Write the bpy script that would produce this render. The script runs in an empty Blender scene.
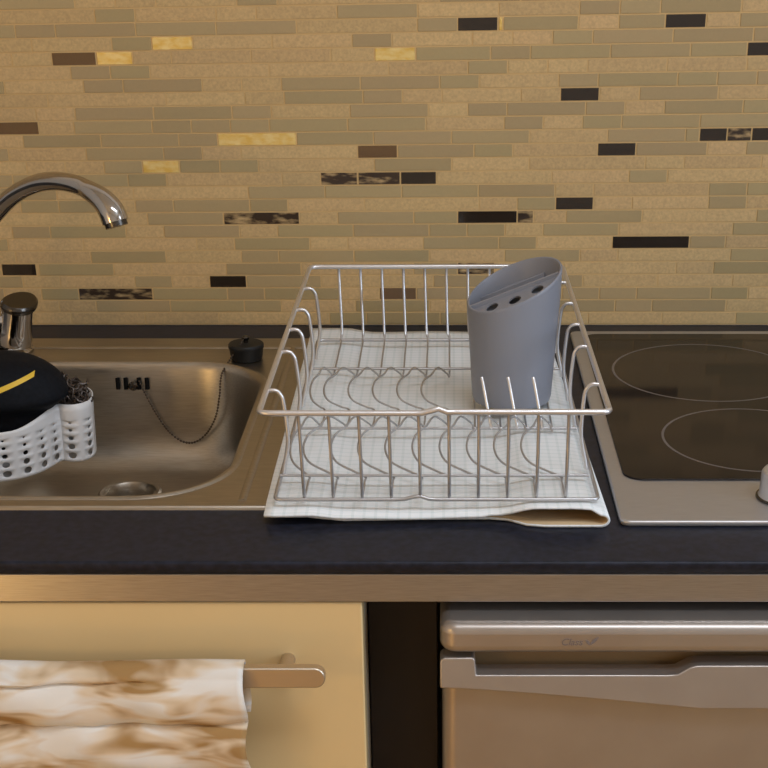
import bpy, bmesh, math, random
from mathutils import Vector, Matrix
random.seed(7)
PI = math.pi
S = bpy.context.scene
COL = S.collection

# ------------------------------------------------------------------ helpers
def tag(o, label=None, cat=None, group=None, kind=None):
    if label: o['label'] = label
    if cat: o['category'] = cat
    if group: o['group'] = group
    if kind: o['kind'] = kind
    return o

def empty(name, loc, label=None, cat=None, group=None):
    o = bpy.data.objects.new(name, None)
    COL.objects.link(o); o.location = loc; o.empty_display_size = .02
    return tag(o, label, cat, group)

def obj(name, bm, mat, parent=None, smooth=None, bevel=0, seg=2, recalc=True):
    """bm is in world coordinates; the object's origin goes to its base, or to its parent's."""
    if recalc: bmesh.ops.recalc_face_normals(bm, faces=bm.faces[:])
    me = bpy.data.meshes.new(name)
    bm.to_mesh(me); bm.free()
    o = bpy.data.objects.new(name, me); COL.objects.link(o)
    if isinstance(mat, (list, tuple)):
        for m in mat: me.materials.append(m)
    elif mat: me.materials.append(mat)
    if parent is None:
        xs = [v.co for v in me.vertices]
        c = Vector(((min(v.x for v in xs)+max(v.x for v in xs))/2, (min(v.y for v in xs)+max(v.y for v in xs))/2, min(v.z for v in xs)))
        me.transform(Matrix.Translation(-c)); o.location = c
    else:
        w = Vector(parent.location); q = parent.parent
        while q: w += Vector(q.location); q = q.parent
        me.transform(Matrix.Translation(-w)); o.parent = parent
    if smooth is not None:
        for p in me.polygons: p.use_smooth = True
        try: me.set_sharp_from_angle(angle=math.radians(smooth))
        except Exception: pass
    if bevel:
        b = o.modifiers.new('bevel', 'BEVEL'); b.width = bevel; b.segments = seg
        b.limit_method = 'ANGLE'; b.angle_limit = math.radians(40); b.harden_normals = False
        for p in me.polygons: p.use_smooth = True
        try: me.set_sharp_from_angle(angle=math.radians(35))
        except Exception: pass
    return o

def box(bm, x0, x1, y0, y1, z0, z1, mi=0):
    v = [bm.verts.new((x, y, z)) for x in (x0, x1) for y in (y0, y1) for z in (z0, z1)]
    for q in ((0,1,3,2),(4,6,7,5),(0,4,5,1),(2,3,7,6),(0,2,6,4),(1,5,7,3)):
        f = bm.faces.new([v[i] for i in q]); f.material_index = mi
    return bm

def prism(bm, poly, axis, a, b):
    """poly: 2D outline; axis 'x': (y,z), 'y': (x,z), 'z': (x,y)"""
    def P(p, t): return {'x': (t,p[0],p[1]), 'y': (p[0],t,p[1]), 'z': (p[0],p[1],t)}[axis]
    A = [bm.verts.new(P(p, a)) for p in poly]; B = [bm.verts.new(P(p, b)) for p in poly]
    n = len(poly)
    bm.faces.new(A); bm.faces.new(B[::-1])
    for i in range(n): bm.faces.new((A[i], A[(i+1)%n], B[(i+1)%n], B[i]))
    return bm

def catmull(pts, n=6, closed=False):
    P = [Vector(p) for p in pts]; N = len(P); out = []
    for i in range(N if closed else N-1):
        if closed: a,b,c,d = P[(i-1)%N],P[i],P[(i+1)%N],P[(i+2)%N]
        else: a,b,c,d = P[max(i-1,0)],P[i],P[i+1],P[min(i+2,N-1)]
        for k in range(n):
            t = k/n
            out.append(.5*((2*b)+(c-a)*t+(2*a-5*b+4*c-d)*t*t+(3*b-a-3*c+d)*t**3))
    if not closed: out.append(P[-1])
    return out

def tube(bm, pts, r, sides=8, closed=False, cap=True):
    P = [Vector(p) for p in pts]; N = len(P)
    R = r if isinstance(r, (list, tuple)) else [r]*N
    T = []
    for i in range(N):
        if closed: t = P[(i+1)%N]-P[(i-1)%N]
        else: t = P[min(i+1,N-1)]-P[max(i-1,0)]
        T.append(t.normalized() if t.length > 1e-9 else Vector((0,0,1)))
    u = T[0].orthogonal().normalized(); rings = []
    for i in range(N):
        u = (u-T[i]*u.dot(T[i]))
        u = u.normalized() if u.length > 1e-6 else T[i].orthogonal().normalized()
        w = T[i].cross(u)
        rings.append([bm.verts.new(P[i]+(u*math.cos(2*PI*k/sides)+w*math.sin(2*PI*k/sides))*R[i]) for k in range(sides)])
    for i in range(N if closed else N-1):
        a, b = rings[i], rings[(i+1)%N]
        off = 0
        if closed and i == N-1:
            off = min(range(sides), key=lambda s: (a[0].co-b[s].co).length)
        for k in range(sides):
            bm.faces.new((a[k], a[(k+1)%sides], b[(k+1+off)%sides], b[(k+off)%sides]))
    if cap and not closed:
        bm.faces.new(rings[0][::-1]); bm.faces.new(rings[-1])
    return bm

def lathe(bm, prof, c=(0,0,0), n=32, M=None):
    """prof: (r,z); closes to a point where r == 0"""
    c = Vector(c); M = M or Matrix.Identity(3); rings = []
    for r, z in prof:
        if r < 1e-7: rings.append([bm.verts.new(M @ Vector((0,0,z)) + c)])
        else: rings.append([bm.verts.new(M @ Vector((r*math.cos(2*PI*k/n), r*math.sin(2*PI*k/n), z)) + c) for k in range(n)])
    for a, b in zip(rings, rings[1:]):
        for k in range(n):
            j = (k+1) % n
            if len(a) == 1 and len(b) == 1: continue
            if len(a) == 1: bm.faces.new((a[0], b[k], b[j]))
            elif len(b) == 1: bm.faces.new((a[k], a[j], b[0]))
            else: bm.faces.new((a[k], a[j], b[j], b[k]))
    return bm

def rrect(x0, x1, y0, y1, r, n=8):
    out = []
    for cx, cy, a0 in ((x1-r,y1-r,0),(x0+r,y1-r,PI/2),(x0+r,y0+r,PI),(x1-r,y0+r,1.5*PI)):
        for k in range(n+1):
            a = a0 + PI/2*k/n
            out.append((cx+r*math.cos(a), cy+r*math.sin(a)))
    return out

def loft(bm, loops, cap0=False, cap1=False):
    V = [[bm.verts.new(p) for p in L] for L in loops]
    for a, b in zip(V, V[1:]):
        n = len(a)
        for k in range(n): bm.faces.new((a[k], a[(k+1)%n], b[(k+1)%n], b[k]))
    if cap0: bm.faces.new(V[0][::-1])
    if cap1: bm.faces.new(V[-1])
    return V

def fill_holes(bm, loops):
    """planar fill between an outer loop and hole loops of verts"""
    es = []
    for L in loops:
        for i in range(len(L)):
            a, b = L[i], L[(i+1)%len(L)]
            e = bm.edges.get((a, b)) or bm.edges.new((a, b)); es.append(e)
    bmesh.ops.triangle_fill(bm, use_beauty=True, use_dissolve=False, edges=es)

# ------------------------------------------------------------------ materials
def mat(name, col=(.5,.5,.5), rough=.5, metal=0, spec=.5, **k):
    m = bpy.data.materials.new(name); m.use_nodes = True
    b = m.node_tree.nodes['Principled BSDF']
    b.inputs['Base Color'].default_value = (*col, 1); b.inputs['Roughness'].default_value = rough
    b.inputs['Metallic'].default_value = metal; b.inputs['Specular IOR Level'].default_value = spec
    for kk, v in k.items(): b.inputs[kk.replace('_', ' ')].default_value = v
    return m

def nd(m, t, **k):
    n = m.node_tree.nodes.new(t)
    for a, v in k.items():
        if a in n.inputs: n.inputs[a].default_value = v
        else: setattr(n, a, v)
    return n

def lk(m, a, b): m.node_tree.links.new(a, b)
def bsdf(m): return m.node_tree.nodes['Principled BSDF']

def ramp(m, fac, stops):
    r = nd(m, 'ShaderNodeValToRGB'); e = r.color_ramp.elements
    while len(e) < len(stops): e.new(.5)
    for q, (p, c) in zip(e, stops): q.position = p; q.color = (*c, 1)
    lk(m, fac, r.inputs['Fac']); return r

def noise_col(m, a, b, scale, sc=(1,1,1), lo=.35, hi=.65, detail=3, bump=0, dist=.001):
    tc = nd(m, 'ShaderNodeTexCoord'); mp = nd(m, 'ShaderNodeMapping'); mp.inputs['Scale'].default_value = sc
    n = nd(m, 'ShaderNodeTexNoise'); n.inputs['Scale'].default_value = scale; n.inputs['Detail'].default_value = detail
    lk(m, tc.outputs['Object'], mp.inputs['Vector']); lk(m, mp.outputs['Vector'], n.inputs['Vector'])
    r = ramp(m, n.outputs['Fac'], [(lo, a), (hi, b)])
    lk(m, r.outputs['Color'], bsdf(m).inputs['Base Color'])
    if bump:
        bp = nd(m, 'ShaderNodeBump'); bp.inputs['Strength'].default_value = bump; bp.inputs['Distance'].default_value = dist
        lk(m, n.outputs['Fac'], bp.inputs['Height']); lk(m, bp.outputs['Normal'], bsdf(m).inputs['Normal'])
    return n

M = {}
def tile_mat(name, rough, spec, speckle, coat=0):
    m = mat(name, rough=rough, spec=spec)
    at = nd(m, 'ShaderNodeVertexColor', layer_name='tint')
    tc = nd(m, 'ShaderNodeTexCoord')
    n = nd(m, 'ShaderNodeTexNoise'); n.inputs['Scale'].default_value = 420; n.inputs['Detail'].default_value = 4
    lk(m, tc.outputs['Object'], n.inputs['Vector'])
    r = ramp(m, n.outputs['Fac'], [(.3, (1-speckle,)*3), (.7, (1+speckle*.6,)*3)])
    mx = nd(m, 'ShaderNodeMix', data_type='RGBA', blend_type='MULTIPLY'); mx.inputs['Factor'].default_value = 1
    lk(m, at.outputs['Color'], mx.inputs[6]); lk(m, r.outputs['Color'], mx.inputs[7])
    lk(m, mx.outputs[2], bsdf(m).inputs['Base Color'])
    return m
M['stone'] = tile_mat('stone_tile', .5, .35, .16)
M['glass_tile'] = tile_mat('glass_tile', .20, .45, .03)
M['dark_tile'] = tile_mat('dark_glass_tile', .08, .6, .05)
m = mat('gold_leaf_tile', rough=.25, metal=.55)
noise_col(m, (.80,.54,.13), (.95,.76,.34), 90, (1,1,2)); M['gold_tile'] = m
m = mat('streaked_tile', rough=.15, spec=.6)
noise_col(m, (.035,.02,.012), (.50,.34,.16), 60, (1,1,3), .48, .72, 4); M['streak_tile'] = m
M['grout'] = mat('grout', (.58,.39,.175), .8, spec=.2)
m = mat('wall_paint', (.74,.70,.64), .8); noise_col(m, (.72,.68,.62), (.77,.73,.67), 30, bump=.1); M['paint'] = m
m = mat('ceiling_paint', (.8,.77,.7), .85); M['ceil'] = m
m = mat('floor_wood', (.45,.25,.09), .45); noise_col(m, (.40,.23,.07), (.50,.30,.10), 6, (1,8,1)); M['floor'] = m

m = mat('worktop_laminate', (.016,.017,.022), .42, spec=.22)
noise_col(m, (.009,.010,.016), (.017,.019,.032), 160, bump=.12, dist=.0004); M['worktop'] = m

def steel(name, a, b, rough, stretch, scale=60):
    m = mat(name, a, rough, 1)
    n = noise_col(m, a, b, scale, stretch, .3, .7, 4)
    rr = nd(m, 'ShaderNodeMapRange'); rr.inputs['To Min'].default_value = rough*.85; rr.inputs['To Max'].default_value = rough*1.2
    lk(m, n.outputs['Fac'], rr.inputs['Value']); lk(m, rr.outputs['Result'], bsdf(m).inputs['Roughness'])
    return m
M['steel'] = steel('brushed_sink_steel', (.39,.345,.285), (.48,.425,.35), .34, (1,14,14))
M['hob_steel'] = steel('hob_frame_steel', (.46,.44,.43), (.54,.52,.51), .38, (1,30,30)); bsdf(M['hob_steel']).inputs['Metallic'].default_value = .8
M['rail'] = steel('brushed_rail_metal', (.36,.34,.33), (.46,.44,.43), .30, (1,40,40)); bsdf(M['rail']).inputs['Metallic'].default_value = .9
M['chrome'] = mat('chrome', (.50,.47,.44), .10, 1)
M['dark_chrome'] = mat('dark_chrome', (.10,.09,.08), .25, 1)
M['bead'] = mat('tarnished_chain', (.09,.065,.045), .4, .8)
M['void'] = mat('dark_hollow', (.006,.005,.004), .8, spec=.1)
M['rubber'] = mat('black_rubber', (.008,.008,.008), .5, spec=.3)
M['hob_glass'] = mat('hob_glass', (.013,.009,.008), .09, spec=.16)
M['ring'] = mat('burner_print', (.12,.10,.095), .3)
M['knob'] = mat('silver_knob', (.62,.62,.64), .3, .75)
M['wire'] = mat('rack_wire', (.74,.72,.71), .33, .85)
M['thin_wire'] = mat('thin_steel_wire', (.50,.49,.49), .34, .8)
M['holder'] = mat('grey_plastic', (.235,.24,.27), .42, spec=.4)
M['caddy'] = mat('white_plastic', (.70,.68,.66), .4)
m = mat('black_cloth', (.004,.005,.007), .7, spec=.15); noise_col(m, (.003,.0035,.005), (.006,.007,.010), 300, bump=.3, dist=.0006); M['blackcloth'] = m
M['yellow'] = mat('yellow_stripe', (.72,.46,.03), .55)
m = mat('scouring_wool', (.10,.075,.06), .4, .6); M['wool'] = m
m = mat('cream_laminate', (.68,.50,.25), .30, spec=.4); M['cream'] = m
M['carcass'] = mat('cabinet_carcass', (.5,.42,.3), .6)
M['filler'] = mat('dark_filler', (.018,.012,.010), .5, spec=.3)
M['bar'] = mat('handle_metal', (.60,.50,.38), .36, .9)
M['fridge'] = steel('silver_fridge_paint', (.40,.35,.31), (.44,.39,.345), .33, (1,1,1), 20); bsdf(M['fridge']).inputs['Metallic'].default_value = .75
M['fridge_body'] = mat('fridge_side', (.12,.10,.085), .5)
M['logo'] = mat('logo_grey', (.17,.14,.13), .5)

# dish towel: white with a fine window check
m = mat('checked_cotton', (.8,.8,.8), .9, spec=.15); M['towel'] = m
tc = nd(m, 'ShaderNodeTexCoord'); sep = nd(m, 'ShaderNodeSeparateXYZ'); lk(m, tc.outputs['Object'], sep.inputs[0])
def stripes(axis, period, width):
    a = nd(m, 'ShaderNodeMath', operation='PINGPONG'); a.inputs[1].default_value = period/2
    lk(m, sep.outputs[axis], a.inputs[0])
    b = nd(m, 'ShaderNodeMath', operation='LESS_THAN'); b.inputs[1].default_value = width/2
    lk(m, a.outputs[0], b.inputs[0]); return b.outputs[0]
sx, sy = stripes(0, .0085, .0022), stripes(1, .0085, .0022)
ad = nd(m, 'ShaderNodeMath', operation='ADD'); lk(m, sx, ad.inputs[0]); lk(m, sy, ad.inputs[1])
hv = nd(m, 'ShaderNodeMath', operation='MULTIPLY'); hv.inputs[1].default_value = .5; lk(m, ad.outputs[0], hv.inputs[0])
r = ramp(m, hv.outputs[0], [(0, (.82,.83,.82)), (1, (.68,.72,.70))])
lk(m, r.outputs['Color'], bsdf(m).inputs['Base Color'])
nz = nd(m, 'ShaderNodeTexNoise'); nz.inputs['Scale'].default_value = 900; lk(m, tc.outputs['Object'], nz.inputs['Vector'])
bp = nd(m, 'ShaderNodeBump'); bp.inputs['Strength'].default_value = .25; bp.inputs['Distance'].default_value = .0006
lk(m, nz.outputs['Fac'], bp.inputs['Height']); lk(m, bp.outputs['Normal'], bsdf(m).inputs['Normal'])
M['towel_inside'] = mat('towel_inner_shade', (.52,.38,.22), .9, spec=.15)  # tan inner side, the fold's warm shade put into its colour

# hanging tea towel: white with tan swirls, part print, part shading put into colour
m = mat('marbled_cotton', (.8,.75,.7), .9, spec=.15); M['teatowel'] = m
tc = nd(m, 'ShaderNodeTexCoord'); mp = nd(m, 'ShaderNodeMapping'); mp.inputs['Rotation'].default_value = (0, .5, 0); mp.inputs['Scale'].default_value = (10, 10, 34)
lk(m, tc.outputs['Object'], mp.inputs['Vector'])
nz = nd(m, 'ShaderNodeTexNoise'); nz.inputs['Scale'].default_value = 1.6; nz.inputs['Detail'].default_value = 2.5; nz.inputs['Distortion'].default_value = .6
lk(m, mp.outputs['Vector'], nz.inputs['Vector'])
r = ramp(m, nz.outputs['Fac'], [(.42, (.74,.70,.64)), (.53, (.66,.52,.36)), (.66, (.36,.21,.08))])
lk(m, r.outputs['Color'], bsdf(m).inputs['Base Color'])

# ------------------------------------------------------------------ setting
X0, X1, YF, YB, ZC = -1.60, 2.00, -2.80, .606, 2.50
def struct(name, bm, mt, **k): return tag(obj(name, bm, mt, **k), kind='structure')
bm = bmesh.new(); box(bm, X0-.1, X1+.1, YF-.1, YB+.1, -.1, 0); struct('floor', bm, M['floor'])
bm = bmesh.new(); box(bm, X0-.1, X1+.1, YF-.1, YB+.1, ZC, ZC+.1); struct('ceiling', bm, M['ceil'])
bm = bmesh.new(); box(bm, X0-.1, X1+.1, YB, YB+.1, 0, ZC); WB = struct('wall_back', bm, M['paint'])
bm = bmesh.new(); box(bm, X0-.1, X0, YF, YB, 0, ZC); struct('wall_left', bm, M['paint'])
bm = bmesh.new(); box(bm, X0-.1, X1+.1, YF-.1, YF, 0, ZC); struct('wall_front', bm, M['paint'])
# wall on the right with a window
wy0, wy1, wz0, wz1 = -1.75, -.45, 1.00, 2.15
bm = bmesh.new()
box(bm, X1, X1+.1, YF, wy0, 0, ZC); box(bm, X1, X1+.1, wy1, YB, 0, ZC)
box(bm, X1, X1+.1, wy0, wy1, 0, wz0); box(bm, X1, X1+.1, wy0, wy1, wz1, ZC); struct('wall_right', bm, M['paint'])
bm = bmesh.new()
for a, b, c, d in ((wy0, wy0+.05, wz0, wz1), (wy1-.05, wy1, wz0, wz1), (wy0+.05, wy1-.05, wz0, wz0+.05), (wy0+.05, wy1-.05, wz1-.05, wz1), (-1.12, -1.08, wz0+.05, wz1-.05)):
    box(bm, X1+.04, X1+.09, a, b, c, d)
struct('window_1', bm, mat('window_frame', (.8,.8,.78), .4))

# mosaic splashback: real strips of stone and glass, a few dark and gold ones
PITCH, SKEW, Z0 = .0135, .05, .9015
special = [(21,-.2965,-.2567,'g'),(20,-.3979,-.3545,'b'),(20,-.3530,-.3178,'g'),(15,-.463,-.4202,'b'),(14,-.2374,-.1576,'g'),
 (12,-.3169,-.2797,'g'),(8,-.237,-.1583,'s'),(4,-.4772,-.441,'d'),(2,-.3979,-.3196,'s'),(3,-.2566,-.2181,'d'),(22,.0079,.047,'d'),
 (20,-.0749,-.0349,'g'),(13,-.0945,-.0545,'b'),(11,-.1336,-.0963,'s'),(11,-.0948,-.0520,'s'),(11,-.0508,-.0145,'d'),(8,.0084,.0700,'d'),
 (8,.0710,.087,'s'),(2,-.0751,-.0365,'b'),(4,.0085,.047,'s'),(22,.2135,.253,'d'),(20,.2969,.3360,'d'),(17,.112,.1504,'d'),(14,.2556,.2830,'d'),
 (14,.2840,.3080,'s'),(14,.3090,.3343,'d'),(13,.152,.1905,'d'),(9,.1106,.1492,'d'),(6,.1717,.2524,'d'),(22,.0485,.0520,'g')]  # the closing narrow gold strip paints a small glint
bm = bmesh.new(); tint = bm.loops.layers.float_color.new('tint')
yg = .6007
def zz(x, z): return z if z < .9001 else .9+(z-.9)*(1+SKEW*x)
def tile(x0, x1, r, kind):
    z0 = Z0+r*PITCH-.0067-.0002+.0067; z1 = z0+PITCH-.0011
    z0 = Z0+r*PITCH; z1 = z0+PITCH-.0011
    mi = {'st':1,'gl':2,'d':3,'b':3,'g':4,'s':5}[kind]
    f = random.uniform(.93, 1.06)
    if kind == 'st': c = (.55*f, .372*f*random.uniform(.985,1.015), .172*f)
    elif kind == 'gl': c = (.395*f, .287*f*random.uniform(.98,1.03), .143*f)
    elif kind == 'b': c = (.14, .075, .03)
    else: c = (.022, .014, .009)
    yf = .6 + (0.0002 if kind == 'st' else 0)
    e = .0004; ty = [random.uniform(-.00012, .00012) for _ in range(2)]
    A = [bm.verts.new((x, yf+dy, zz(x, z))) for x, z, dy in ((x0+e,z0+e,ty[0]),(x1-e,z0+e,ty[1]),(x1-e,z1-e,ty[1]),(x0+e,z1-e,ty[0]))]
    B = [bm.verts.new((x, yg+.001, zz(x, z))) for x, z in ((x0,z0),(x1,z0),(x1,z1),(x0,z1))]
    fs = [bm.faces.new(A)] + [bm.faces.new((A[(i+1)%4], A[i], B[i], B[(i+1)%4])) for i in range(4)]
    for q in fs:
        q.material_index = mi
        for l in q.loops: l[tint] = (*c, 1)
U = .0399
for r in range(0, 41):
    sp = sorted([s for s in special if s[0] == r], key=lambda s: s[1])
    anchor = sp[0][1] if sp else random.choice((.0085, .0300, .0185))
    spans = []
    lo = X0+.01; cuts = []
    cur = lo
    for s in sp: cuts.append((cur, s[1])); cur = s[2]+.0012
    cuts.append((cur, X1-.01))
    for (a, b) in cuts:
        if b-a < .004: continue
        x = a
        prev = None
        # align to the anchor grid
        k = math.ceil((x-anchor)/U + .02)
        nxt = anchor+k*U
        while x < b-.003:
            n = random.choice((1,1,2,2,3)); end = nxt+(n-1)*U
            kind = 'gl' if random.random() < .56 else 'st'
            if kind == 'gl' and n == 3: end -= U; n = 2
            if end > b-.010: end = b
            if end-x > .004: tile(x, min(end, b)-.0012, r, kind)
            x = end; k = math.ceil((x-anchor)/U+.02); nxt = anchor+k*U
    for s in sp: tile(s[1], s[2], r, s[3])
# grout bed
n0 = len(bm.faces)
box(bm, X0+.005, X1-.005, yg, YB, .9004, Z0+41*PITCH*1.0)
mt = obj('mosaic_tiles', bm, [M['grout'], M['stone'], M['glass_tile'], M['dark_tile'], M['gold_tile'], M['streak_tile']], WB, recalc=False)

# ------------------------------------------------------------------ worktop and rail
bm = bmesh.new()
wt, zb, rr = .9, .8888, .0022
prof = [(.108, wt), (.0035, wt), (.0022, wt)] + [(rr-rr*math.sin(a), wt-rr+rr*math.cos(a)) for a in [PI/2*k/6 for k in range(1, 7)]] + [(.0004, zb+.006), (.0030, zb+.0010), (.0045, zb), (.108, zb)]
prism(bm, prof, 'x', X0, X1)
hx0, hx1, hy0, hy1 = -.474, -.174, .108, .458
box(bm, X0, hx0, hy0, hy1, zb, wt); box(bm, hx1, X1, hy0, hy1, zb, wt); box(bm, X0, X1, hy1, .5995, zb, wt)
bmesh.ops.remove_doubles(bm, verts=bm.verts[:], dist=1e-6)
WT = obj('worktop', bm, M['worktop'], smooth=30)
tag(WT, 'long black laminate worktop carrying the sink, towel and hob', 'worktop')
bm = bmesh.new(); box(bm, X0, X1, .004, .020, .8663, .8886)
tag(obj('edge_rail', bm, M['rail'], bevel=.0008), 'brushed metal strip running under the front edge of the black worktop', 'rail')

# ------------------------------------------------------------------ cabinet
cx0, cx1 = -.70, -.0635
CAB = empty('base_cabinet', ((cx0+cx1)/2, .3, .10), 'cream fronted base cabinet with a bar handle below the sink', 'cabinet')
bm = bmesh.new()
box(bm, cx0, cx0+.016, .026, .575, .10, .8655); box(bm, cx1-.016, cx1, .026, .575, .10, .8655)
box(bm, cx0+.016, cx1-.016, .026, .575, .10, .116); box(bm, cx0+.016, cx1-.016, .567, .575, .116, .8655)
obj('body', bm, M['carcass'], CAB)
bm = bmesh.new(); box(bm, cx0+.001, cx1, .006, .0255, .105, .8648)
DOOR = obj('door', bm, M['cream'], CAB, bevel=.0012)
bm = bmesh.new()
hp = rrect(-.480, -.0893, .8125, .8285, .0075, 6)
prism(bm, hp, 'y', -.0265, -.0185)
obj('handle', bm, M['bar'], DOOR, bevel=.001)
for x in (-.119, -.455):
    bm = bmesh.new(); tube(bm, [(x, .0065, .8181), (x, -.0190, .8181)], .0055, 16)
    obj('handle_post', bm, M['bar'], DOOR, smooth=40)
bm = bmesh.new(); box(bm, X0, cx0-.002, .006, .575, .10, .8655)
# neighbouring unit further left, out of frame: same cream front
tag(obj('end_cabinet', bm, M['cream'], bevel=.001), 'plain cream cabinet standing left of the handled cabinet', 'cabinet')
bm = bmesh.new(); box(bm, X0, cx1, .05, .065, .0, .0995); tag(obj('plinth', bm, M['filler']), 'dark plinth board under the cream cabinets', 'plinth')
bm = bmesh.new(); box(bm, cx1+.0008, -.0095, .055, .072, .0, .8655)
tag(obj('filler_panel', bm, M['filler'], bevel=.001), 'narrow dark recessed panel between the cream cabinet and the silver fridge', 'panel')

# ------------------------------------------------------------------ fridge
fx0, fx1 = -.0072, .485
FR = empty('under_counter_fridge', ((fx0+fx1)/2, .25, 0), 'silver under-counter appliance with a recessed grip, right of the dark panel', 'fridge')
bm = bmesh.new(); box(bm, fx0+.003, fx1-.003, .030, .56, .02, .832); obj('body', bm, M['fridge_body'], FR, bevel=.003)
bm = bmesh.new(); prism(bm, rrect(fx0, fx1, -.0145, .56, .012, 6), 'z', .8328, .8572)
COVER = obj('top_cover', bm, M['fridge'], FR, bevel=.0075, seg=6)
# door lip with grip cut-out
zl = lambda x: .8055-.0165*min(1, max(0, (x-fx0)/.19))**1.25
top = [(fx0, .8262), (fx0+.0025, .8288), (.0165, .8290), (.0180, .8275), (.0190, .8155), (.158, .8155), (.165, .8160), (.174, .8215), (.179, .8228), (fx1-.003, .8232), (fx1, .822)]
bot = [(fx1, zl(fx1))] + [(x, zl(x)) for x in [fx0+(.20-fx0)*k/12 for k in range(12, -1, -1)]]
bm = bmesh.new(); prism(bm, top+bot, 'y', -.0165, .004)
for v in bm.verts:                                    # the lip leans back towards its top edge
    if v.co.y < 0: v.co.y += .0045*max(0, (v.co.z-.790)/.035)
obj('door_lip', bm, M['fridge'], FR, bevel=.003, seg=4)
bm = bmesh.new(); prism(bm, rrect(fx0+.0015, fx1-.0015, -.0060, .028, .011, 6), 'z', .06, .8100); obj('door', bm, M['fridge'], FR, bevel=.001)
bm = bmesh.new(); box(bm, fx0+.004, fx1-.004, .0125, .0295, .8102, .8322); obj('grip_recess', bm, mat('grip_plastic', (.26,.17,.085), .35), FR)
# mark on the cover
tx = bpy.data.curves.new('logo', 'FONT'); tx.body = 'Class'; tx.size = .0078; tx.extrude = .00015; tx.shear = .25; tx.space_character = .95
to = bpy.data.objects.new('logo_text', tx); COL.objects.link(to)
bpy.context.view_layer.update()
bm = bmesh.new(); bm.from_mesh(to.evaluated_get(bpy.context.evaluated_depsgraph_get()).to_mesh())
bpy.data.objects.remove(to)
bmesh.ops.transform(bm, matrix=Matrix.Translation((.0790, -.01465, .8412)) @ Matrix.Rotation(PI/2, 4, 'X'), verts=bm.verts[:])
obj('logo', bm, M['logo'], COVER)
bm = bmesh.new()
def leaf(cx, cz, ang, L, W):
    pts = []
    for k in range(13):
        t = k/12; pts.append((t*L, W*math.sin(PI*t)**.8))
    for k in range(11, 0, -1):
        t = k/12; pts.append((t*L, -W*.5*math.sin(PI*t)))
    c, s = math.cos(ang), math.sin(ang)
    prism(bm, [(cx+c*a-s*b, cz+s*a+c*b) for a, b in pts], 'y', -.0148, -.0143)
leaf(.1005, .8413, math.radians(48), .0085, .0017); leaf(.1000, .8411, math.radians(128), .0055, -.0015)
obj('logo_mark', bm, M['logo'], COVER)

# ------------------------------------------------------------------ sink
SK = empty('sink', (-.40, .32, .9), 'stainless steel sink let into the black worktop left of the dish rack', 'sink')
bx0, bx1, by0, by1 = -.470, -.178, .112, .454
ZF = .9030
bm = bmesh.new()
def L(off, r, z, n=12): return [(x, y, z) for x, y in rrect(bx0+off, bx1-off, by0+off, by1-off, r, n)]
drn = (-.311, .372)
loops = [L(-.006, .081, ZF), L(-.0045, .0795, ZF+.0014), L(-.002, .077, ZF+.0018), L(0, .075, ZF+.0010), L(.002, .073, ZF-.002), L(.0035, .0715, ZF-.007), L(.007, .068, .870), L(.011, .064, .838)]
for a in (15, 35, 55, 75, 90):
    a = math.radians(a); R = .034
    loops.append(L(.012+R*(1-math.cos(a)), max(.03, .064-R*(1-math.cos(a))), .834-R*math.sin(a)))
base = loops[-1]; npt = len(base)
cxm, cym = sum(p[0] for p in base)/npt, sum(p[1] for p in base)/npt
circ = []
for p in base:
    a = math.atan2((p[1]-cym)/.12, (p[0]-cxm)/.10); circ.append((drn[0]+.0285*math.cos(a), drn[1]+.0285*math.sin(a), .7975))
for t in (.25, .5, .75, 1):
    loops.append([tuple(p[i]*(1-t)+q[i]*t for i in range(3)) for p, q in zip(base, circ)])
V = loft(bm, loops)
ox0, ox1, oy0, oy1 = -.70, -.112, .0945, .540
outer = [bm.verts.new((x, y, ZF)) for x, y in rrect(ox0, ox1, oy0, oy1, .012, 5)]
lip1 = [bm.verts.new((x, y, ZF-.001)) for x, y in rrect(ox0-.0012, ox1+.0012, oy0-.0012, oy1+.0012, .0132, 5)]
lip2 = [bm.verts.new((x, y, .9001)) for x, y in rrect(ox0-.0018, ox1+.0018, oy0-.0018, oy1+.0018, .0138, 5)]
for A, B in ((outer, lip1), (lip1, lip2)):
    for k in range(len(A)): bm.faces.new((A[k], A[(k+1)%len(A)], B[(k+1)%len(A)], B[k]))
fill_holes(bm, [outer, V[0]])
bmesh.ops.recalc_face_normals(bm, faces=bm.faces[:])
up = [f for f in bm.faces if abs(f.calc_center_median().z-ZF) < 1e-5 and abs(f.normal.z) > .99]
if up and up[0].normal.z < 0: bmesh.ops.reverse_faces(bm, faces=bm.faces[:])
BAS = obj('basin', bm, M['steel'], SK, smooth=38, recalc=False)
def ridge(pts, w, h):
    bm = bmesh.new(); P = []
    for q in pts: P.append(q)
    (xa, ya), (xb, yb) = P
    if xa == xb: prism(bm, [(xa-w, ZF-.0003), (xa-w*.5, ZF+h), (xa+w*.5, ZF+h), (xa+w, ZF-.0003)], 'y', ya, yb)
    else: prism(bm, [(ya-w, ZF-.0003), (ya-w*.5, ZF+h), (ya+w*.5, ZF+h), (ya+w, ZF-.0003)], 'x', xa, xb)
    return obj('pressed_ridge', bm, M['steel'], SK, smooth=70)
ridge(((-.1605, .104), (-.1605, .505)), .0035, .0016)
ridge(((-.690, .507), (-.120, .507)), .004, .0016)
# overflow slots
for x in (-.3295, -.3215, -.3085, -.3005):
    bm = bmesh.new()
    tube(bm, [(x, .4468, .8903), (x, .4455, .8790)], .0021, 10)
    obj('overflow_slot', bm, M['void'], SK, smooth=50)
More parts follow.
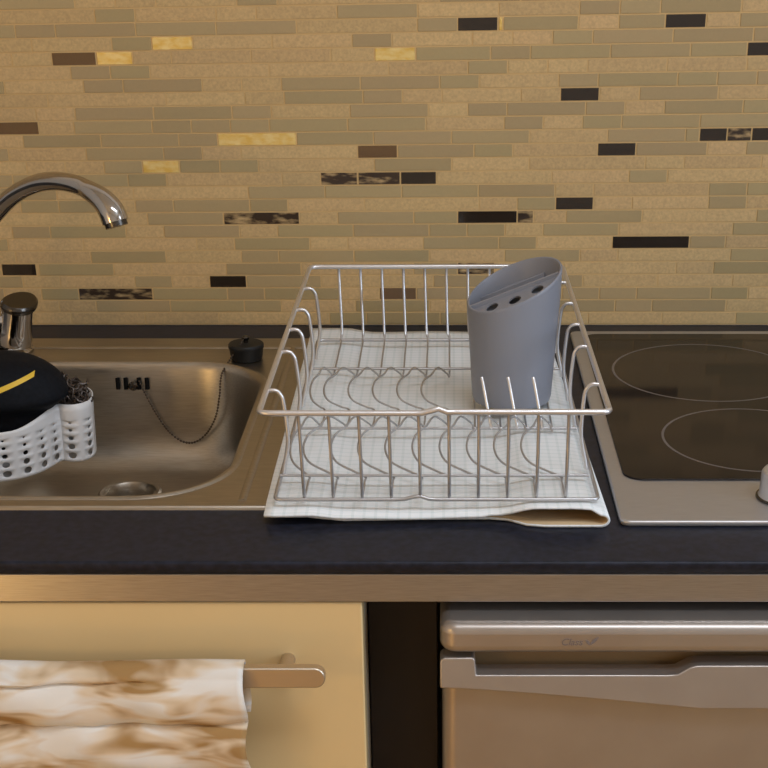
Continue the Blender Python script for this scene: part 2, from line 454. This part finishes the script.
# drain
DR = bmesh.new()
lathe(DR, [(.0305,.7972),(.0305,.7990),(.0285,.8002),(.0255,.7995),(.0235,.7960),(.0225,.7900),(.0220,.7860),(0,.7855)], (drn[0], drn[1], 0), 40)
dr = obj('drain', DR, M['steel'], SK, smooth=40)
bm = bmesh.new(); lathe(bm, [(0,.7935),(.004,.7933),(.0062,.7915),(.0062,.7858)], (drn[0], drn[1], 0), 20); obj('drain_screw', bm, M['chrome'], dr, smooth=40)
for k in range(6):
    a = k*PI/3+.3; bm = bmesh.new()
    lathe(bm, [(0,.7862),(.0036,.7862),(.0036,.7856)], (drn[0]+.0145*math.cos(a), drn[1]+.0145*math.sin(a), 0), 12); obj('drain_hole', bm, M['void'], dr)

# sink plug with bead chain
pc = (-.203, .468, ZF)
bm = bmesh.new(); lathe(bm, [(0,0),(.0140,0),(.0155,.001),(.0168,.011),(.0176,.0125),(.0176,.0155),(.0166,.0167),(.006,.0172),(0,.0172)], pc, 36)
PL = obj('sink_plug', bm, M['rubber'], smooth=40); tag(PL, 'black rubber plug standing on the back right corner of the sink', 'plug')
bm = bmesh.new(); lathe(bm, [(.0022,.0160),(.0022,.0195),(.0034,.0208),(.0036,.0225),(.0022,.0240),(0,.0244)], pc, 16); obj('plug_ring', bm, M['dark_chrome'], PL, smooth=40)
bm = bmesh.new()
cp = catmull([(-.203,.468,.9265),(-.208,.461,.9200),(-.2180,.4530,.9065),(-.2250,.4395,.8950),(-.2275,.4345,.876),(-.2325,.4330,.855),(-.2430,.4340,.837),(-.2560,.4355,.8270),(-.2690,.4365,.8275),(-.2820,.4385,.838),(-.2930,.4410,.855),(-.3010,.4430,.872),(-.3060,.4440,.8835),(-.3085,.4455,.8895)], 14)
acc = 0; last = cp[0]
for a, b in zip(cp, cp[1:]):
    acc += (b-a).length
    if acc >= .0026:
        acc = 0
        bmesh.ops.create_icosphere(bm, subdivisions=1, radius=.0013, matrix=Matrix.Translation(b))
tube(bm, cp[::3], .0004, 5)
obj('chain', bm, M['bead'], PL, smooth=60)
bm = bmesh.new(); lathe(bm, [(0,-.001),(.0042,-.001),(.0048,.001),(.0030,.0035),(0,.004)], (-.3135,.4425,.8835), 16, Matrix.Rotation(PI/2, 3, 'X')); obj('chain_anchor', bm, M['dark_chrome'], PL, smooth=40)

# ------------------------------------------------------------------ tap
TP = empty('tap', (-.452, .492, ZF), 'chrome mixer tap with arched spout at the back left of the sink', 'tap')
tc0 = (-.452, .492, ZF)
bm = bmesh.new(); lathe(bm, [(0,0),(.0290,0),(.0290,.003),(.0262,.006),(.0255,.012),(.0255,.036),(.0235,.043),(.0170,.047),(0,.048)], tc0, 40); obj('body', bm, M['chrome'], TP, smooth=40)
sp = catmull([(-.466,.498,.942),(-.4675,.4970,.970),(-.4635,.4935,1.000),(-.4500,.482,1.0300),(-.4287,.466,1.0524),(-.4085,.4524,1.0682),(-.3834,.4342,1.0808),(-.3597,.416,1.0869),(-.3371,.3978,1.0876),(-.3200,.3830,1.0838),(-.3075,.3725,1.0780),(-.2995,.3660,1.0700),(-.2962,.3635,1.0610)], 6)
n = len(sp); rad = []
for i in range(n):
    t = i/(n-1); rad.append(.0084 if t < .72 else .0084+(.0118-.0084)*min(1, (t-.72)/.2)**.8)
bm = bmesh.new(); tube(bm, sp, rad, 24); SPO = obj('spout', bm, M['chrome'], TP, smooth=50)
d = (sp[-1]-sp[-3]).normalized(); bm = bmesh.new(); tube(bm, [sp[-1]-d*.001, sp[-1]+d*.004], .0102, 24); obj('aerator', bm, M['dark_chrome'], SPO, smooth=40)
lv0 = Vector((-.436, .480, .9215)); ax = Vector((.24, -.05, 1)).normalized()
R = ax.to_track_quat('Z', 'Y').to_matrix()
bm = bmesh.new(); lathe(bm, [(0,-.006),(.0165,-.006),(.0172,.000),(.0162,.008),(.0150,.022),(.0150,.031),(0,.031)], lv0, 32, R); obj('cartridge', bm, M['chrome'], TP, smooth=40)
bm = bmesh.new()
hd = [Vector((0,0,.0312)), Vector((0,0,.0375))]
lo = []
for z, s in ((.0312,.96),(.0325,1.0),(.036,1.0),(.0385,.9)):
    ring = []
    for k in range(32):
        a = 2*PI*k/32; x, y = .0172*math.cos(a)*s, .0165*math.sin(a)*s
        if x > 0: x *= 1.6
        ring.append(tuple(R @ Vector((x, y, z+.10*x)) + lv0))
    lo.append(ring)
loft(bm, lo, True, True)
obj('lever', bm, M['dark_chrome'], TP, smooth=40)

# ------------------------------------------------------------------ white caddy in the sink
CD = empty('sink_caddy', (-.403, .335, .846), 'white perforated plastic caddy hanging inside the sink', 'caddy')
op = [(-.328,.354),(-.3305,.342),(-.339,.3345),(-.349,.3345),(-.3555,.3375),(-.3595,.328),(-.368,.308),(-.385,.290),(-.408,.282),(-.432,.288),(-.450,.306),(-.457,.33),(-.453,.36),(-.44,.383),(-.40,.392),(-.35,.390),(-.333,.376)]
oc = catmull([(x, y, 0) for x, y in op], 10, True)
oc = [p-Vector((.0055,0,0)) for p in oc]
Ls = [0]
for i in range(len(oc)): Ls.append(Ls[-1]+(oc[(i+1)%len(oc)]-oc[i]).length)
per = Ls[-1]
def outl(s):
    s %= per
    for i in range(len(oc)):
        if s <= Ls[i+1]:
            t = (s-Ls[i])/max(1e-9, Ls[i+1]-Ls[i]); return oc[i].lerp(oc[(i+1)%len(oc)], t)
    return oc[0]
def ztop(p):
    t = max(0, min(1, (p.x+.356)/-.035)); t = t*t*(3-2*t)
    b = max(0, min(1, (p.y-.335)/.04))
    return .9015-.0095*t*(1-b)
NC = 20; ds = per/NC
rows = [(.8475,.8565,.0036),(.8565,.8650,.0031),(.8650,.8730,.0024),(.8730,.8805,.0017),(.8805,.8870,.0011)]
bm = bmesh.new()
def pt(s, z):
    p = outl(s); tp = (z-.846)/.055
    c = Vector((-.40,.335,0)); q = c+(p-c)*(.965+.035*tp); return Vector((q.x, q.y, z))
def cell_ring(s0, s1, z0, z1):
    out = []
    for k in range(4): out.append((s0+(s1-s0)*k/4, z0))
    for k in range(4): out.append((s1, z0+(z1-z0)*k/4))
    for k in range(4): out.append((s1-(s1-s0)*k/4, z1))
    for k in range(4): out.append((s0, z1-(z1-z0)*k/4))
    return out
for c in range(NC):
    s0 = c*ds; s1 = s0+ds; sc = (s0+s1)/2
    for z0, z1, rd in rows:
        zc = (z0+z1)/2; ring = cell_ring(s0, s1, z0, z1)
        A = [bm.verts.new(pt(*q)) for q in ring]; B = []
        for q in ring:
            a = math.atan2((q[1]-zc)/((z1-z0)/2), (q[0]-sc)/(ds/2)); B.append(bm.verts.new(pt(sc+rd*1.12*math.cos(a), zc+rd*.88*math.sin(a))))
        for k in range(16): bm.faces.new((A[k], A[(k+1)%16], B[(k+1)%16], B[k]))
    for k in range(4):
        a, b = s0+ds*k/4, s0+ds*(k+1)/4
        bm.faces.new([bm.verts.new(p) for p in (pt(a,.846), pt(b,.846), pt(b,.8475), pt(a,.8475))])
        for j in range(2):
            def zt(s, j): return .8870+(ztop(outl(s))-.8870)*j/2
            bm.faces.new([bm.verts.new(p) for p in (pt(a,zt(a,j)), pt(b,zt(b,j)), pt(b,zt(b,j+1)), pt(a,zt(a,j+1)))])
bmesh.ops.remove_doubles(bm, verts=bm.verts[:], dist=1e-5)
cw = obj('perforated_wall', bm, M['caddy'], CD, smooth=60)
so = cw.modifiers.new('thick', 'SOLIDIFY'); so.thickness = .0011; so.offset = 0
bm = bmesh.new(); prism(bm, [tuple(pt(per*k/96, .846))[:2] for k in range(96)], 'z', .8455, .8473); obj('floor_plate', bm, M['caddy'], CD)
for xx in (-.420, -.408):
    bm = bmesh.new()
    tube(bm, catmull([(xx,.391,.880),(xx,.392,.905),(xx,.402,.9085),(xx,.440,.9085),(xx,.4560,.9075),(xx,.4600,.9055)], 6), .0016, 10); obj('hook', bm, M['caddy'], CD, smooth=50)

# black bundle with a yellow stripe lying in the caddy
EC = Vector((-.420, .337, .905)); ER = Vector((.070, .046, .0445))
bm = bmesh.new(); bmesh.ops.create_icosphere(bm, subdivisions=5, radius=1)
from mathutils import noise as mnoise
def surf(v, grow=1.0):
    v = v.normalized()
    e = .84
    q = Vector((math.copysign(abs(v.x)**e, v.x), math.copysign(abs(v.y)**e, v.y), math.copysign(abs(v.z)**e, v.z)))
    w = 1+.05*mnoise.noise(q*1.6+Vector((3,1,2)))
    k = max(0, min(1, .5-q.z*3)); k = k*k*(3-2*k); sc = 1-.37*k     # narrower below the caddy's rim
    return Vector((EC.x+.009*k+q.x*ER.x*w*grow*sc, EC.y+q.y*ER.y*w*grow*sc, EC.z+(q.z*ER.z*w)*grow*(1 if q.z > 0 else 1.22)))
for v in bm.verts: v.co = surf(v.co)
BK = obj('cleaning_pad', bm, M['blackcloth'], smooth=80)
tag(BK, 'smooth black pad with one yellow stripe lying in the white sink caddy', 'pad')
bm = bmesh.new(); rows_ = []
for k in range(25):
    t = k/24; x = -.68+1.38*t
    ring = []
    for w in (-.055, -.02, .02, .055):
        zc = .67-.62*(.6-x)+w; yy = -math.sqrt(max(.03, 1-min(.97, x*x*.8+zc*zc*.8)))
        ring.append(bm.verts.new(surf(Vector((x, yy, zc)), 1.008)))
    rows_.append(ring)
for a, b in zip(rows_, rows_[1:]):
    for k in range(3): bm.faces.new((a[k], a[k+1], b[k+1], b[k]))
obj('yellow_stripe', bm, M['yellow'], BK, smooth=60)

# scouring ball in the small lobe of the caddy
bm = bmesh.new(); rnd = random.Random(3)
for k in range(46):
    c = Vector((-.3510, .353, .903)); a = rnd.uniform(.006, .0165); u = Vector((rnd.gauss(0,1), rnd.gauss(0,1), rnd.gauss(0,1))).normalized(); w = u.orthogonal().normalized(); t = u.cross(w)
    o = Vector((rnd.gauss(0,.0035), rnd.gauss(0,.002), rnd.gauss(0,.003))); ph = rnd.uniform(0, 6)
    pts = []
    for j in range(22):
        f = 2*PI*j/22
        q = (w*math.cos(f)+t*math.sin(f))*a*(1+.12*math.sin(5*f+ph))+u*.002*math.sin(7*f+ph)
        pts.append(c+o+Vector((q.x*1.0, q.y*.8, q.z*.95)))
    tube(bm, pts, .0009, 5, True)
SC = obj('scouring_ball', bm, M['wool'], smooth=60); tag(SC, 'dark curly metal scouring ball in the narrow end of the white caddy', 'scourer')

# ------------------------------------------------------------------ hob
hX0, hX1, hY0, hY1 = .1267, .7067, .061, .561
HB = empty('hob', ((hX0+hX1)/2, (hY0+hY1)/2, .9), 'black glass electric hob with steel frame right of the dish rack', 'hob')
bm = bmesh.new(); prism(bm, rrect(hX0, hX1, hY0, hY1, .008, 6), 'z', .9001, .9050); obj('frame', bm, M['hob_steel'], HB, bevel=.0018, seg=3)
gx0, gx1, gy0, gy1 = .1385, .695, .141, .546
bm = bmesh.new(); prism(bm, rrect(gx0, gx1, gy0, gy1, .016, 8), 'z', .9045, .9063); GL = obj('glass_top', bm, M['hob_glass'], HB, bevel=.0006)
def annulus(c, r0, r1):
    bm = bmesh.new(); n = 96
    A = [bm.verts.new((c[0]+r0*math.cos(2*PI*k/n), c[1]+r0*math.sin(2*PI*k/n), .9064)) for k in range(n)]
    B = [bm.verts.new((c[0]+r1*math.cos(2*PI*k/n), c[1]+r1*math.sin(2*PI*k/n), .9064)) for k in range(n)]
    for k in range(n): bm.faces.new((A[k], A[(k+1)%n], B[(k+1)%n], B[k]))
    return obj('burner_ring', bm, M['ring'], GL)
for c, r in (((.2575,.2325),.077), ((.247,.418),.090), ((.575,.241),.090), ((.575,.425),.077)): annulus(c, r-.0022, r)
for k in range(4):
    kc = (.2575+.085*k, .1065, .9050); bm = bmesh.new()
    lathe(bm, [(0,0),(.0195,0),(.0200,.0015),(.0190,.0030),(.0185,.0200),(.0170,.0225),(.0150,.0232),(0,.0232)], kc, 40)
    kn = obj('knob', bm, M['knob'], HB, smooth=40)
    bm = bmesh.new(); lathe(bm, [(.0202,.0000),(.0215,.0002),(.0212,.0016),(.0198,.0020)], kc, 40); obj('knob_skirt', bm, M['dark_chrome'], kn, smooth=40)
    bm = bmesh.new(); box(bm, kc[0]-.0007, kc[0]+.0007, kc[1]+.004, kc[1]+.0145, .9280, .9284); obj('pointer_mark', bm, M['logo'], kn)

# ------------------------------------------------------------------ folded towel under the rack
bm = bmesh.new()
NX, NY = 44, 40
def towel_pt(u, v):
    """u: -1..1 along the cross-section (bottom layer from left, round the right fold, top layer back to the left); v 0..1 front to back"""
    xl = -.1385-.006*v; xr = .1180-.018*v
    if u < -.12:
        t = (u+1)/.88; x = xl+.004+(xr-.006-xl-.004)*t; z = .9018
    elif u > .12:
        t = (1-u)/.88; x = xl+(xr-.006-xl)*t
        g = max(0, min(1, (x-.035)/.03)); g = g*g*(3-2*g)
        g2 = max(0, min(1, (xr-x)/.026)); g2 = math.sqrt(g2)*.5+.5
        z = .9072+(.0068+.0030*max(0, 1-v/.03))*g*g2+.0007*math.sin(60*x+9*v)*math.sin(14*v+1)
    else:
        a = PI*(u+.12)/.24-PI/2
        zc = (.9018+.9108)/2; hz = (.9108-.9018)/2
        x = xr-.006+.006*math.cos(a); z = zc+hz*math.sin(a)
    # the steel drainer under the back left lifts the cloth a little
    lift = .0034*max(0, min(1, (-.095-x)/.02)) if True else 0
    lift = .0034*max(0, min(1, (-.104-x+.02)/.02))
    if u < -.12 or u > .12: z += lift
    gx = max(0, min(1, (x-.035)/.03)); gx = gx*gx*(3-2*gx)
    y0 = .0645-.0055*gx+.0022*math.sin(18*x+1)*(1-gx)
    if u < -.12: y0 += .007*(1-gx)
    y = y0+(.5475-y0)*v
    if v < .05: z -= .0016*(1-v/.05) if u > .12 and x < .03 else 0
    return Vector((x, y, z))
us = [-1+.88*k/18 for k in range(18)]+[-.12+.24*k/10 for k in range(11)]+[.12+.88*k/34 for k in range(1, 35)]
G = [[bm.verts.new(towel_pt(u, j/NY)) for u in us] for j in range(NY+1)]
for j in range(NY):
    for i in range(len(us)-1): bm.faces.new((G[j][i], G[j][i+1], G[j+1][i+1], G[j+1][i]))
bmesh.ops.recalc_face_normals(bm, faces=bm.faces[:])
TW = obj('dish_towel', bm, M['towel'], smooth=60, recalc=False)
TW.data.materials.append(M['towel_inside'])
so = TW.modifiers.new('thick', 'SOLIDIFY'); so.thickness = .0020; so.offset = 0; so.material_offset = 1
tag(TW, 'white finely checked towel folded flat under the wire dish rack', 'towel')

# ------------------------------------------------------------------ dish rack
RK = empty('dish_rack', (-.01, .29, .914), 'silver wire dish rack standing on the white folded towel', 'dish rack')
zB, zR = .9172, .9870
rim = [(-.1385,.068,zR), (.1160,.0675,zR), (.1120,.507,zR), (-.1395,.504,zR)]
def rounded_loop(c, r, n=5):
    out = []; N = len(c); P = [Vector(p) for p in c]
    for i in range(N):
        a = (P[i-1]-P[i]).normalized(); b = (P[(i+1)%N]-P[i]).normalized()
        p0 = P[i]+a*r; p1 = P[i]+b*r
        for k in range(n+1):
            t = k/n; out.append(p0*(1-t)**2+P[i]*2*t*(1-t)+p1*t*t)
    return out
def densify(L, step):
    out = []
    for i in range(len(L)):
        a, b = L[i], L[(i+1)%len(L)]; m_ = max(1, int((b-a).length/step))
        out += [a.lerp(b, k/m_) for k in range(m_)]
    return out
rl = densify(rounded_loop(rim, .008), .006)
for p in rl:
    if p.y < .075: p.z += .0035*math.exp(-((p.x+.009)/.006)**2)
    if p.y < .075 and p.x > .002: p.z += .0010
bm = bmesh.new(); tube(bm, rl, .0023, 10, True); obj('rim', bm, M['wire'], RK, smooth=60)
bl = densify(rounded_loop([(-.1310,.0730,zB),(.1110,.0735,zB),(.1060,.486,zB),(-.1330,.486,zB)], .006), .006)
for p in bl:
    if p.y < .08: p.z += .003*math.exp(-((p.x+.024)/.006)**2)
bm = bmesh.new(); tube(bm, bl, .0016, 8, True); obj('base_frame', bm, M['thin_wire'], RK, smooth=60)
for i in range(10):
    xr = -.1100+.02177*i; xb = -.1095+.0217*i+.0005
    pts = [(xr,.0685,zR-.001), (xr+.0004,.0700,zR-.014), (xb,.0725,zB+.012), (xb,.0740,zB+.0025), (xb,.082,zB+.0002), (xb,.110,zB)]
    for y0, k in ((.118, 1), (.272, .85)):
        if y0 > .2 and xb > .015: continue
        kx = k*(.62 if i == 0 else 1)
        pts += [(xb+dx*kx, y0+dy*k, zB+dz*k) for dx, dy, dz in ((0,0,0),(-.010,.010,.001),(-.024,.022,.004),(-.0295,.038,.009),(-.027,.056,.014),(-.019,.068,.017),(-.015,.080,.019),(-.011,.094,.016),(-.003,.106,.006),(0,.117,0))]
    pts += [(xb,.44,zB), (xb,.476,zB+.0002), (xb,.484,zB+.003), (xb*.98-.002,.490,zB+.012), (xr*.985-.0025,.504,zR-.014), (xr*.985-.0025,.5055,zR-.001)]
    cpts = catmull(pts, 5)
    bm = bmesh.new(); tube(bm, cpts, [.00135 if (p.y < .0745 or p.y > .484) else .0009 for p in cpts], 6); obj('bottom_wire', bm, M['thin_wire'], RK, smooth=60)
for y in (.116, .222, .385):
    bm = bmesh.new(); tube(bm, [(-.1318,y,zB+.0022), (.1085-.01*y,y,zB+.0022)], .0013, 8); obj('cross_rod', bm, M['thin_wire'], RK, smooth=60)
for sd, ys in ((-1, (.118,.217,.281,.344,.418)), (1, (.133,.231,.296,.365,.440))):
    for y in ys:
        xr = -.1386 if sd < 0 else .1160-.009*(y-.068); xb = -.1312 if sd < 0 else .1095-.012*(y-.07)
        pts = [(xr,y,zR), (xr-sd*.006,y,zR+.0005), (xr-sd*.0100,y,zR-.002), (xr-sd*.0125,y,zR-.010), (xb-sd*.007,y,zB+.030), (xb-sd*.003,y,zB+.008), (xb-sd*.002,y,zB+.001)]
        bm = bmesh.new(); tube(bm, catmull(pts, 6), .0016, 8); obj('side_wire', bm, M['wire'], RK, smooth=60)
# upright prongs in front of the cutlery holder
for x in (.0350, .0570, .0780):
    bm = bmesh.new(); tube(bm, catmull([(x,.2220,zB+.002),(x-.001,.2225,zB+.006),(x-.007,.232,zB+.036),(x-.0085,.235,zB+.0425)], 4), .0013, 6); obj('prong', bm, M['wire'], RK, smooth=60)

# ------------------------------------------------------------------ cutlery holder
hc = Vector((.0545, .2960, .9195))
CH = empty('cutlery_holder', hc, 'grey plastic cutlery drainer with slanted top standing in the wire rack', 'cutlery holder')
def rad_at(z): return .0345+.0065*min(1, (z-hc.z)/.105)
def cut(dx, dy): return 1.0230+.40*dx+.20*dy
NS = 64; bm = bmesh.new(); loops = []
def ring(k, scale_in, zf):
    out = []
    for j in range(NS):
        a = 2*PI*j/NS; r0 = rad_at(1.02)-scale_in
        zt = cut(r0*math.cos(a), r0*math.sin(a)); z = hc.z+(zt-hc.z)*zf
        r = rad_at(z)-scale_in
        out.append((hc.x+r*math.cos(a), hc.y+r*math.sin(a)*.94, z))
    return out
lo = []
lo.append([(hc.x+.030*math.cos(2*PI*j/NS), hc.y+.0282*math.sin(2*PI*j/NS), hc.z) for j in range(NS)])
lo.append([(hc.x+.0335*math.cos(2*PI*j/NS), hc.y+.0315*math.sin(2*PI*j/NS), hc.z+.0012) for j in range(NS)])
for f in (.05, .25, .5, .75, .97, .99): lo.append(ring(0, 0, f))
lo.append(ring(0, .0006, 1.0)); lo.append(ring(0, .0018, 1.0)); lo.append(ring(0, .0024, .988))
for f in (.8, .5, .2, .06): lo.append(ring(0, .0026, f))
loft(bm, lo, True, True)
obj('cup', bm, M['holder'], CH, smooth=35)
# divider and the plate with three holes in the front half
dv = -.006
def slope_z(x, y): return cut(x, y)
bm = bmesh.new()
hw = .0372; poly = []
for y in (dv-.0013, dv+.0013): poly.append([bm.verts.new((hc.x+x, hc.y+y, z)) for x, z in ((-.029,.935),(.029,.935),(hw,slope_z(hw,y)-.002),(-hw,slope_z(-hw,y)-.0015))])
for q in poly: bm.faces.new(q)
for k in range(4): bm.faces.new((poly[0][k], poly[0][(k+1)%4], poly[1][(k+1)%4], poly[1][k]))
obj('divider', bm, M['holder'], CH)
bm = bmesh.new(); rin = .0381; rim_pts = []
a0 = math.asin((dv-.001)/(rin*.94))
n = 28
for k in range(n+1):
    a = PI-a0+(PI+2*a0)*k/n
    rim_pts.append((rin*math.cos(a), rin*.94*math.sin(a)))
def up(p, d=0): return bm.verts.new((hc.x+p[0], hc.y+p[1], slope_z(*p)-.0055-d))
O = [up(p) for p in rim_pts]; holes = []
for hxk, hyk in ((-.0185,-.0165), (.0005,-.0195), (.0195,-.0165)):
    holes.append([up((hxk+.0052*math.cos(2*PI*k/18), hyk+.0062*math.sin(2*PI*k/18))) for k in range(18)])
fill_holes(bm, [O]+holes)
pl = obj('holed_plate', bm, M['holder'], CH)
so = pl.modifiers.new('thick', 'SOLIDIFY'); so.thickness = .0015; so.offset = 0

bm = bmesh.new(); back = []
for k in range(n+1):
    a = -a0+.10+(PI+2*a0-.20)*k/n if False else math.asin((dv+.002)/(rin*.94))+(PI-2*math.asin((dv+.002)/(rin*.94)))*k/n
    back.append((rin*math.cos(a), rin*.94*math.sin(a)))
Vb = [bm.verts.new((hc.x+p[0], hc.y+p[1], slope_z(*p)-.016)) for p in back]
bm.faces.new(Vb)
for yr in (.006, .015, .024):
    xr = rin*math.sqrt(max(0, 1-(yr/(rin*.94))**2))-.001
    q = [(-xr, yr-.0012), (xr, yr-.0012), (xr, yr+.0012), (-xr, yr+.0012)]
    A = [bm.verts.new((hc.x+p[0], hc.y+p[1], slope_z(*p)-.0165)) for p in q]; B = [bm.verts.new((hc.x+p[0], hc.y+p[1], slope_z(*p)-.012)) for p in q]
    bm.faces.new(B)
    for k in range(4): bm.faces.new((A[k], A[(k+1)%4], B[(k+1)%4], B[k]))
obj('ribbed_plate', bm, M['holder'], CH)

# ------------------------------------------------------------------ tea towel over the handle
bm = bmesh.new()
NXT, prof = 60, []
bar_y, top_z = -.0225, .8232
def drape(s, x):
    """s: arc length; <0 behind the bar, 0 at its top, >0 in front"""
    r = .0078
    if s < -r*PI/2: y, z = bar_y+r, top_z-(-s-r*PI/2)-r+.0085
    elif s > r*PI/2: y, z = bar_y-r, top_z-(s-r*PI/2)-r+.0085
    else: a = s/r; y, z = bar_y-r*math.sin(a), top_z+.0085-r+r*math.cos(a)
    return y, z
ss = [-.050+.004*k for k in range(9)]+[-.014+.002*k for k in range(15)]+[.0155+.0009*k for k in range(75)]+[.084+.0022*k for k in range(50)]
xsT = [-.437+(.291)*k/NXT for k in range(NXT+1)]
def fold(x, z):
    d = 0
    u = (x+.437)/.291
    f1 = .8175+.0055*u+.0012*math.sin(26*x)          # lower edge of the upper roll
    f2 = .7815+.0065*u+.0010*math.sin(20*x+1)
    f3 = .742+.004*u
    for a, b in ((.842, f1), (f1, f2), (f2, f3), (f3, .66)):      # soft rolls with sharp valleys between them
        if b <= z < a:
            t = (a-z)/(a-b); d += .0105*math.sin(PI*min(1, max(0, t)))**.45
    d += .0016*math.sin(70*x+90*z)+.0011*math.sin(150*x-160*z+2)+.0012*mnoise.noise(Vector((x*40, z*70, 1)))
    return d
G = []
for s in ss:
    row = []
    for x in xsT:
        y, z = drape(s, x)
        if s > .008: y -= fold(x, z)*min(1, (s-.008)/.006)
        elif s > -.012: y -= .0004*math.sin(40*x); z += .0010*math.sin(33*x+1)*(1-abs(s)/.014 if abs(s) < .014 else 0)
        row.append(bm.verts.new((x+.0012*math.sin(120*z)*((x+.437)/.291), y, z)))
    G.append(row)
for a, b in zip(G, G[1:]):
    for k in range(NXT): bm.faces.new((a[k], a[k+1], b[k+1], b[k]))
TT = obj('tea_towel', bm, M['teatowel'], smooth=80); so = TT.modifiers.new('thick', 'SOLIDIFY'); so.thickness = .0014; so.offset = 0
tag(TT, 'crumpled white and tan tea towel hung over the cabinet handle', 'towel')

# ------------------------------------------------------------------ light
def area(name, loc, tgt, size, power, col, sy=None):
    l = bpy.data.lights.new(name, 'AREA'); l.energy = power; l.color = col; l.size = size
    if sy: l.shape = 'RECTANGLE'; l.size_y = sy
    o = bpy.data.objects.new(name, l); COL.objects.link(o); o.location = loc
    o.rotation_euler = (Vector(tgt)-Vector(loc)).to_track_quat('-Z', 'Y').to_euler()
    return o
area('daylight', (X1+.01, -1.10, 1.58), (X1-1, -1.10, 1.58), 1.10, 30, (.66,.80,1.0), 1.15)
area('ceiling_tube', (.60, -.78, 2.45), (.60, -.78, 0), 1.25, 19, (.80,.88,1.0), .34)
for loc, en in (((-1.40, -1.50, 1.20), 11), ((-.95, -1.40, .28), 6)):  # the second, low one is added to glow orange in the rail
    l = bpy.data.lights.new('warm_lamp_and_fill', 'POINT'); l.energy = en; l.color = (1.0,.63,.22); l.shadow_soft_size = .10
    o = bpy.data.objects.new('warm_lamp_and_fill', l); COL.objects.link(o); o.location = loc
W = bpy.data.worlds.new('room'); S.world = W; W.use_nodes = True
W.node_tree.nodes['Background'].inputs[0].default_value = (.75,.85,1,1); W.node_tree.nodes['Background'].inputs[1].default_value = .6

# ------------------------------------------------------------------ camera
cam = bpy.data.cameras.new('camera'); co = bpy.data.objects.new('camera', cam); COL.objects.link(co)
co.location = (0, -.914, 1.333)
pit = math.radians(26.1)
co.rotation_euler = (PI/2-pit, 0, 0)
cam.sensor_width = 36; cam.lens = 1430.5/768*36
cam.shift_x = -(450-384)/768; cam.shift_y = (581-384)/768
cam.clip_start = .05
S.camera = co
S.view_settings.view_transform = 'Standard'; S.view_settings.look = 'None'; S.view_settings.gamma = 1
S.view_settings.use_curve_mapping = False; S.view_settings.exposure = -0.10
